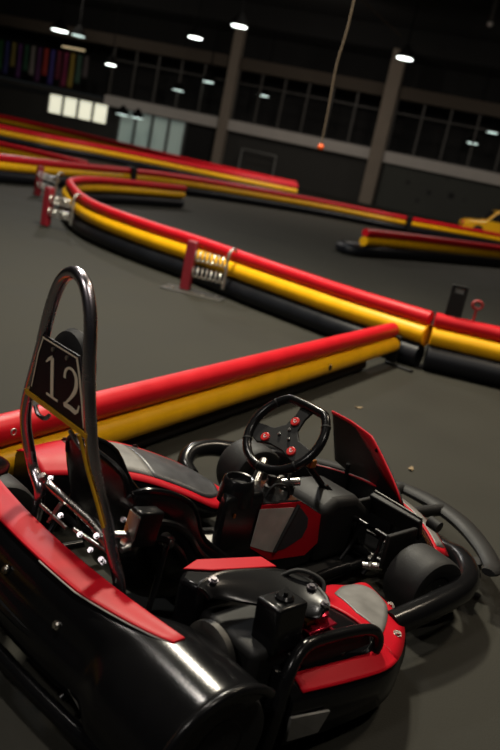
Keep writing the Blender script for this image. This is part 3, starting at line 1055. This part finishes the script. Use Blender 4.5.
# --- fuel tank between the legs, with filler cup and side panel
b = MB()
prof = [(0.53, 0.06), (0.53, 0.35), (0.56, 0.352), (0.74, 0.328), (0.862, 0.264), (0.885, 0.14), (0.86, 0.06)]
b.prism([(x, -0.098, z) for x, z in prof], (0, 0.19, 0))
FT = b.build('fuel_tank', 'black_satin', K, bevel=0.014, seg=4)
b = MB()
low = [(0.375, -0.098), (0.56, -0.099), (0.575, 0.095), (0.545, 0.095), (0.485, 0.035), (0.395, -0.055)]
b.loft([[Vector((0.47 + (x - 0.47) * k, -0.02 + (y + 0.02) * k, z)) for x, y in low] for k, z in ((1.05, 0.06), (1.0, 0.22), (0.96, 0.365), (0.86, 0.392))])
b.build('tank_neck', 'black_satin', FT, bevel=0.012, seg=3)
b = MB()
b.lathe([(0.060, -0.05), (0.056, 0.0), (0.050, 0.028), (0.046, 0.032), (0.040, 0.030), (0.034, 0.012), (0.001, 0.008)], (0.468, -0.045, 0.402), 'Z', 32)
b.build('filler_cup', 'black_satin', FT)
b = MB()
b.prism([(x, -0.100, z) for x, z in ((0.538, 0.350), (0.729, 0.332), (0.853, 0.262), (0.872, 0.146), (0.816, 0.108), (0.634, 0.128), (0.530, 0.195))], (0, -0.003, 0))
b.build('red_panel', 'red_panel', FT)
b = MB()
b.prism([(x, -0.103, z) for x, z in ((0.532, 0.338), (0.700, 0.316), (0.640, 0.158), (0.600, 0.172), (0.524, 0.205))], (0, -0.002, 0))
b.build('pale_panel', 'pale_film', FT)
b = MB()
b.prism([(x, -0.103, z) for x, z in ((0.700, 0.316), (0.735, 0.308), (0.785, 0.262), (0.792, 0.225), (0.777, 0.187), (0.700, 0.160), (0.640, 0.158))], (0, -0.002, 0))
b.build('charcoal_panel', 'dark_film', FT)
b = MB()
b.tube([(0.715, -0.108, 0.325), (0.690, -0.112, 0.275), (0.675, -0.112, 0.245), (0.646, -0.108, 0.160)], 0.0075, 10, smooth=4)
b.build('overflow_hose', 'rubber', FT)
MB().box((0.425, -0.1, 0.33), (0.006, 0.004, 0.014)).build('warning_tag', 'brass', FT)
# fittings on top of the tank
b = MB()
b.lathe([(0.020, 0), (0.020, 0.03), (0.012, 0.034), (0.012, 0.055), (0.017, 0.058), (0.017, 0.07), (0.001, 0.07)], (0.66, -0.01, 0.33), 'Z', 20)
b.build('tank_fitting', 'iron', FT)
b = MB()
b.lathe([(0.024, -0.01), (0.024, 0.02), (0.014, 0.026), (0.014, 0.04), (0.001, 0.04)], (0.79, 0.02, 0.305), 'Z', 20)
b.build('tank_fitting', 'iron', FT)
b = MB()
b.tube([(0.66, -0.01, 0.39), (0.70, -0.03, 0.42), (0.745, -0.01, 0.40), (0.78, 0.02, 0.34)], 0.006, 8, smooth=5)
b.build('fuel_hose', 'rubber', FT)
b = MB()
b.tube([(0.62, 0.04, 0.34), (0.66, 0.06, 0.39), (0.72, 0.06, 0.39), (0.80, 0.06, 0.30)], 0.006, 8, smooth=5)
b.build('fuel_hose', 'rubber', FT)
b = MB()
b.tube([(0.60, -0.05, 0.34), (0.63, -0.055, 0.385), (0.69, -0.06, 0.375), (0.72, -0.05, 0.33)], 0.005, 8, smooth=5)
b.build('fuel_hose', 'rubber', FT)
b = MB()
b.cyl((0.70, 0.10, 0.30), (0.80, 0.17, 0.36), 0.016, 14)
b.cyl((0.745, 0.02, 0.345), (0.80, -0.02, 0.36), 0.014, 14)
b.box((0.76, 0.06, 0.33), (0.05, 0.04, 0.05))
b.build('fuel_pump', 'bright', FT, bevel=0.003)
# dark shroud in front of the tank
b = MB()
b.prism([(0.86, -0.11, 0.06), (0.86, -0.11, 0.27), (0.93, -0.11, 0.31), (1.05, -0.11, 0.30), (1.16, -0.11, 0.22), (1.18, -0.11, 0.06)], (0, 0.22, 0))
b.build('steering_shroud', 'black_matt', K, bevel=0.03, seg=4)

# --- seat
def seat_pt(u, v):
    cen = catmull([(-0.050, 0.015, 0.556), (-0.025, 0.02, 0.42), (0.02, 0.02, 0.24), (0.085, 0.015, 0.13), (0.22, 0.01, 0.095), (0.36, 0.01, 0.115), (0.44, 0.01, 0.155)], 5)
    rim = catmull([(-0.040, 0.165, 0.490), (0.000, 0.200, 0.515), (0.085, 0.210, 0.495), (0.165, 0.210, 0.445), (0.23, 0.195, 0.335), (0.33, 0.185, 0.255), (0.42, 0.16, 0.190)], 5)
    n = len(cen) - 1
    i = min(n - 1, int(u * n))
    f = u * n - i
    c = cen[i].lerp(cen[i + 1], f)
    r = rim[i].lerp(rim[i + 1], f)
    sv = 2 * v - 1
    a = abs(sv)
    wy = math.sin(min(1, a * 1.12) * math.pi / 2)
    h = a ** 3.2
    return Vector((c.x + (r.x - c.x) * h, c.y + (1 if sv > 0 else -1) * (r.y - 0.01) * wy, c.z + (r.z - c.z) * h))


ST = MB().grid(seat_pt, 30, 28).build('seat', 'black_satin', K, solid=0.012, bevel=0.004)
b = MB()
b.tube([seat_pt(i / 20, 0.0) for i in range(21)], 0.009, 8)
b.tube([seat_pt(0, j / 20) for j in range(21)], 0.009, 8)
b.tube([seat_pt(i / 20, 1.0) for i in range(21)], 0.009, 8)
b.build('seat_edge', 'black_satin', ST)
# stiffening flanges on the right side
b = MB()
b.tube([(-0.03, -0.205, 0.445), (0.06, -0.222, 0.430), (0.13, -0.222, 0.385), (0.19, -0.215, 0.315), (0.28, -0.195, 0.24)], 0.012, 8, smooth=5)
b.tube([(-0.03, -0.208, 0.400), (0.05, -0.222, 0.385), (0.11, -0.222, 0.340), (0.16, -0.215, 0.27)], 0.010, 8, smooth=5)
b.build('seat_rib', 'black_satin', ST)
b = MB()
b.cyl((0.065, -0.200, 0.375), (0.065, -0.225, 0.375), 0.020, 18)
b.cyl((0.065, -0.225, 0.375), (0.065, -0.236, 0.375), 0.011, 6)
b.build('seat_bolt', 'bright', ST)
for s in (-1, 1):
    MB().tube([(0.065, 0.215 * s, 0.375), (0.02, 0.25 * s, 0.24), (-0.03, 0.27 * s, 0.10)], 0.009, 8, smooth=4).build('seat_stay', 'black_satin', K)

# --- roll hoop with the number plate
hp = [(-0.115, 0.165, 0.33), (-0.12, 0.165, 0.382), (-0.12, 0.215, 0.425), (-0.135, 0.222, 0.480), (-0.160, 0.218, 0.560), (-0.185, 0.185, 0.655), (-0.200, 0.125, 0.82), (-0.206, 0.100, 0.91), (-0.208, 0.076, 0.985),
      (-0.209, 0.045, 1.034), (-0.210, -0.004, 1.058), (-0.211, -0.054, 1.045), (-0.211, -0.092, 0.995), (-0.210, -0.112, 0.93), (-0.205, -0.128, 0.82), (-0.185, -0.157, 0.65), (-0.155, -0.172, 0.54), (-0.130, -0.196, 0.455),
      (-0.118, -0.230, 0.372), (-0.105, -0.262, 0.29), (-0.09, -0.275, 0.12)]
RH = MB().tube(hp, 0.0165, 16, smooth=6).build('roll_hoop', 'chrome', K)
b = MB()
b.tube([(-0.115, 0.165, 0.335), (-0.10, 0.20, 0.25), (-0.09, 0.275, 0.12)], 0.0165, 12, smooth=4)
b.build('hoop_foot', 'chrome', RH)
b = MB()
b.tube([(-0.118, 0.165, 0.425), (-0.10, 0.145, 0.398), (-0.095, 0.0, 0.392), (-0.095, -0.09, 0.388), (-0.115, -0.22, 0.38)], 0.0125, 12, smooth=5)
b.build('cross_tube', 'bright', K)
b = MB()
b.tube([(-0.135, 0.12, 0.355), (-0.13, -0.02, 0.350)], 0.006, 10)
b.tube([(-0.135, -0.06, 0.37), (-0.10, -0.20, 0.36)], 0.006, 10)
b.tube([(-0.115, 0.05, 0.39), (-0.14, 0.06, 0.33)], 0.007, 10)
b.build('tie_bar', 'bright', K)
for p in ((-0.11, 0.13, 0.43), (-0.13, 0.02, 0.37), (-0.14, -0.10, 0.375), (-0.13, -0.16, 0.40), (-0.14, -0.21, 0.36), (-0.11, -0.18, 0.33), (-0.06, -0.17, 0.44), (-0.12, -0.13, 0.34)):
    bolt(p, (-0.6, -0.4, 0.6), K, 0.0055, 'chrome')
# clamp box beside the hoop
b = MB()
b.box((-0.040, -0.232, 0.447), (0.080, 0.045, 0.100), Matrix.Rotation(R(8), 3, 'Y'))
CB = b.build('seat_clamp_box', 'black_satin', K, bevel=0.006)
b = MB()
b.box((-0.081, -0.232, 0.445), (0.005, 0.045, 0.094), Matrix.Rotation(R(8), 3, 'Y'))
b.build('steel_edge', 'bright', CB)
b = MB()
b.tube([(-0.115, -0.215, 0.43), (-0.09, -0.225, 0.43)], 0.010, 10)
b.tube([(-0.110, -0.245, 0.40), (-0.08, -0.245, 0.405)], 0.009, 10)
b.build('clamp_bolt', 'bright', CB)

XP = -0.206


def PP(y, z, d=0.0):     # point on the number plate: slight backward lean
    return Vector((XP - (z - 0.79) * 0.09 - d, y, z))


NP = None
outline = [(0.092, 0.872), (-0.090, 0.872), (-0.112, 0.820), (-0.152, 0.690), (0.152, 0.690), (0.115, 0.820)]
b = MB()
b.prism([PP(y, z) for y, z in outline], (-0.006, 0, 0))
NP = b.build('number_plate', 'plate_black', K, bevel=0.0015)
b = MB()


def ribbon(mb, pts, widths, d, thick=0.0016):
    pts = [Vector((p[0], p[1])) for p in pts]
    L, Rr = [], []
    for i, p in enumerate(pts):
        t = pts[min(i + 1, len(pts) - 1)] - pts[max(i - 1, 0)]
        t.normalize()
        nrm = Vector((-t.y, t.x))
        w = widths[i] / 2
        L.append(p + nrm * w)
        Rr.append(p - nrm * w)
    for i in range(len(pts) - 1):
        q = [L[i], L[i + 1], Rr[i + 1], Rr[i]]
        mb.prism([PP(v.x, v.y, d) for v in q], (-thick, 0, 0))


# pale border lines along the plate edges
ribbon(b, [(0.083, 0.864), (-0.083, 0.864)], [0.004, 0.004], 0.006)
ribbon(b, [(0.085, 0.866), (0.108, 0.815), (0.136, 0.712)], [0.004] * 3, 0.006)
ribbon(b, [(-0.083, 0.866), (-0.104, 0.815), (-0.138, 0.700)], [0.007] * 3, 0.006)
b.build('plate_border', 'beige', NP)
# numeral one with flag and serif
b = MB()
ribbon(b, [(0.034, 0.826), (0.026, 0.722)], [0.015, 0.015], 0.006)
ribbon(b, [(0.064, 0.806), (0.050, 0.818), (0.034, 0.826)], [0.004, 0.008, 0.012], 0.006)
ribbon(b, [(0.055, 0.7215), (-0.004, 0.7215)], [0.006, 0.006], 0.006)
b.build('numeral_one', 'beige', NP)
# numeral two
b = MB()
arc = [(-0.033, 0.795), (-0.034, 0.812), (-0.047, 0.826), (-0.068, 0.827), (-0.085, 0.815), (-0.090, 0.796), (-0.084, 0.776), (-0.068, 0.755), (-0.050, 0.737), (-0.036, 0.724)]
aw = [0.012, 0.010, 0.006, 0.007, 0.012, 0.016, 0.014, 0.009, 0.006, 0.005]
sm = catmull([(p[0], p[1], 0) for p in arc], 3)
ribbon(b, [(p.x, p.y) for p in sm], [aw[min(i // 3, 9)] * (1 - (i % 3) / 3) + aw[min(i // 3 + 1, 9)] * ((i % 3) / 3) for i in range(len(sm))], 0.006)
ribbon(b, [(-0.036, 0.7255), (-0.066, 0.7275), (-0.092, 0.7245), (-0.104, 0.732), (-0.109, 0.748)], [0.011, 0.013, 0.012, 0.008, 0.005], 0.006)
b.build('numeral_two', 'beige', NP)
for y in (0.030, -0.040):
    MB().cyl(PP(y, 0.850, 0.005), PP(y, 0.850, 0.011), 0.006, 12).build('screw', 'bright', NP)
b = MB()
b.prism([PP(y, z) for y, z in ((0.165, 0.695), (0.160, 0.682), (-0.158, 0.680), (-0.158, 0.692))], (-0.012, 0, 0))
b.build('yellow_edge', 'yellow_strip', NP)
b = MB()
b.tube([(-0.225, -0.150, 0.690), (-0.212, -0.152, 0.66), (-0.195, -0.166, 0.60), (-0.172, -0.190, 0.525), (-0.152, -0.212, 0.455)], 0.0048, 8, smooth=5)
b.build('yellow_cord', 'yellow_strip', RH)
# chain links and shackle under the plate
b = MB()
b.tube([(-0.225, 0.07, 0.682), (-0.228, 0.045, 0.668), (-0.225, 0.015, 0.668), (-0.222, 0.0, 0.682)], 0.006, 8, smooth=4)
b.tube([(-0.22, -0.10, 0.682), (-0.205, -0.115, 0.655), (-0.195, -0.13, 0.640)], 0.006, 8, smooth=4)
b.build('shackle', 'chrome', RH)
# round padded headrest in front of the plate
b = MB()
b.lathe([(0.001, -0.030), (0.060, -0.030), (0.088, -0.018), (0.096, 0.0), (0.088, 0.018), (0.060, 0.026), (0.001, 0.026)], (-0.155, 0.034, 0.806), 'X', 28)
b.build('headrest_pad', 'black_matt', K)

# --- engine on the right
EN = empty('engine')
EN.parent = K
b = MB()
b.box((0.14, -0.53, 0.20), (0.22, 0.22, 0.20))
b.box((0.13, -0.52, 0.085), (0.28, 0.24, 0.06))
b.build('engine_block', 'black_matt', EN, bevel=0.02, seg=3)
b = MB()
b.lathe([(0.088, 0.0), (0.088, -0.018), (0.070, -0.032), (0.025, -0.036), (0.001, -0.036)], (0.0, -0.53, 0.24), 'X', 32)
for i in range(12):
    a = i * math.pi / 6
    b.box((-0.030, -0.53 + 0.055 * math.cos(a), 0.24 + 0.055 * math.sin(a)), (0.010, 0.010, 0.022), Matrix.Rotation(a, 3, 'X'))
b.build('recoil_starter', 'iron', EN)
b = MB()
b.box((0.128, -0.606, 0.345), (0.104, 0.082, 0.124), Matrix.Rotation(R(-4), 3, 'X'))
AB = b.build('air_box', 'black_satin', EN, bevel=0.008, seg=3)
b = MB()
b.lathe([(0.024, 0.0), (0.024, 0.008), (0.017, 0.014), (0.001, 0.014)], (0.132, -0.602, 0.405), 'Z', 24)
b.box((0.132, -0.602, 0.424), (0.030, 0.009, 0.014), Matrix.Rotation(R(40), 3, 'Z'))
b.build('air_box_knob', 'black_satin', EN)
b = MB()
b.box((0.255, -0.60, 0.275), (0.085, 0.085, 0.07))
for i in range(5):
    b.box((0.255, -0.60, 0.235 + i * 0.02), (0.105, 0.105, 0.006))
b.lathe([(0.03, 0), (0.03, 0.03), (0.018, 0.035), (0.018, 0.05), (0.001, 0.05)], (0.27, -0.61, 0.31), 'Z', 18)
b.build('cylinder_head', 'red_metal', EN, bevel=0.003)
MB().box((0.235, -0.605, 0.322), (0.035, 0.04, 0.012)).build('yellow_sticker', 'yellow_strip', EN)
b = MB()
b.tube([(0.27, -0.61, 0.36), (0.30, -0.58, 0.40), (0.26, -0.52, 0.41), (0.20, -0.48, 0.36)], 0.006, 8, smooth=5)
b.build('spark_lead', 'rubber', EN)
# long visor cover above the engine
vis_o = catmull([(-0.022, -0.458, 0.388), (0.010, -0.438, 0.390), (0.095, -0.430, 0.392), (0.23, -0.473, 0.390), (0.286, -0.539, 0.388), (0.274, -0.622, 0.384), (0.240, -0.655, 0.380)], 6)
vis_i = catmull([(-0.006, -0.488, 0.372), (0.022, -0.478, 0.362), (0.065, -0.503, 0.358), (0.125, -0.552, 0.356), (0.17, -0.600, 0.354), (0.200, -0.640, 0.356), (0.215, -0.660, 0.360)], 6)


def visor(u, v):
    n = len(vis_o) - 1
    i = min(n - 1, int(u * n))
    f = u * n - i
    a = vis_o[i].lerp(vis_o[i + 1], f)
    c = vis_i[i].lerp(vis_i[i + 1], f)
    p = a.lerp(c, v)
    p.z += 0.006 * math.sin(math.pi * v)
    return p


VS = MB().grid(visor, 40, 8).build('engine_cover', 'black_satin', EN, solid=0.010, bevel=0.003)
b = MB()
b.tube([visor(i / 30, 0.02) for i in range(31)], 0.007, 8)
b.build('cover_rim', 'black_satin', EN)
for u, v in ((0.22, 0.35), (0.72, 0.25), (0.92, 0.3)):
    bolt(visor(u, v) + Vector((0, 0, 0.008)), (0, 0, 1), EN, 0.009, 'chrome')
b = MB()
b.prism([(0.030, -0.335, 0.361), (0.094, -0.312, 0.361), (0.280, -0.370, 0.361), (0.290, -0.425, 0.358), (0.10, -0.372, 0.361)], (0, 0, 0.005))
b.build('red_side_cover', 'red_panel', EN, bevel=0.005)
b = MB()
b.prism([(0.00, -0.36, 0.22), (0.06, -0.315, 0.22), (0.29, -0.37, 0.22), (0.295, -0.43, 0.22), (0.02, -0.43, 0.22)], (0, 0, 0.140))
b.build('side_cover_body', 'black', EN, bevel=0.012)
# exhaust
b = MB()
b.tube([(0.20, -0.50, 0.16), (0.10, -0.44, 0.14), (-0.02, -0.42, 0.15), (-0.10, -0.40, 0.15)], [0.02, 0.03, 0.045, 0.045], 14, smooth=4)
b.build('exhaust', 'iron', EN)
# guard loop around the engine
b = MB()
b.tube([(0.065, -0.705, 0.075), (0.085, -0.700, 0.17), (0.105, -0.690, 0.255), (0.165, -0.672, 0.302), (0.27, -0.668, 0.298), (0.395, -0.672, 0.283), (0.455, -0.676, 0.262), (0.475, -0.680, 0.225), (0.46, -0.68, 0.185)],
       [0.018, 0.018, 0.018, 0.017, 0.016, 0.016, 0.017, 0.018, 0.017], 14, smooth=5, flat=1.0)
b.build('engine_guard', 'black_satin', K)
b = MB()
b.prism([(0.12, -0.668, 0.290), (0.43, -0.672, 0.275), (0.45, -0.676, 0.225), (0.20, -0.672, 0.225)], (0, 0.012, 0))
b.build('guard_plate', 'black_matt', K, bevel=0.004)

# --- pedals and steering links in front
PB = MB()
PB.box((1.17, -0.20, 0.250), (0.025, 0.235, 0.085), Matrix.Rotation(R(-20), 3, 'Y'))
PB.box((1.08, -0.085, 0.20), (0.17, 0.018, 0.15))
PB.box((1.06, -0.315, 0.20), (0.17, 0.018, 0.13))
pb_ = PB.build('pedal_box', 'black_matt', K, bevel=0.005)
b = MB()
b.tube([(1.172, -0.085, 0.298), (1.162, -0.315, 0.296)], 0.004, 8)
b.build('steel_edge', 'plate', pb_)
b = MB()
b.cyl((1.19, -0.33, 0.29), (1.19, -0.375, 0.285), 0.022, 16)
b.build('reservoir_cap', 'rubber', pb_)
for y in (-0.14, -0.25):
    b = MB()
    b.tube([(0.98, y, 0.075), (1.03, y, 0.14), (1.04, y, 0.215)], 0.008, 8, smooth=4)
    b.tube([(1.045, y - 0.035, 0.22), (1.045, y + 0.035, 0.22)], 0.010, 10)
    b.build('pedal', 'black_satin', K)
b = MB()
b.tube([(1.17, 0.01, 0.13), (1.20, -0.17, 0.12), (1.17, -0.34, 0.12)], 0.007, 8)
b.tube([(1.17, 0.01, 0.13), (1.20, 0.20, 0.12), (1.17, 0.40, 0.12)], 0.007, 8)
b.build('tie_rod', 'black_satin', K)
for p in ((1.19, -0.02, 0.135), (1.20, -0.17, 0.12), (1.16, -0.33, 0.13), (1.10, -0.31, 0.16), (1.05, -0.22, 0.11), (1.00, -0.26, 0.115)):
    bolt(p, (-0.4, -0.3, 0.8), K, 0.007)
b = MB()
b.cyl((0.99, -0.235, 0.10), (1.03, -0.29, 0.115), 0.014, 12)
b.build('cable_adjuster', 'bright', K)
for s, y in ((-1, -0.36), (1, 0.41)):
    b = MB()
    b.cyl((1.08, y, 0.06), (1.08, y, 0.19), 0.016, 12)
    b.cyl((1.08, y, 0.13), (1.085, y + 0.06 * s, 0.13), 0.012, 12)
    b.build('spindle', 'iron', K)
b = MB()
b.tube([(0.48, -0.22, 0.07), (0.62, -0.24, 0.09), (0.80, -0.20, 0.085), (0.95, -0.20, 0.09)], 0.014, 10, smooth=5)
b.build('brake_hose', 'black_satin', K)
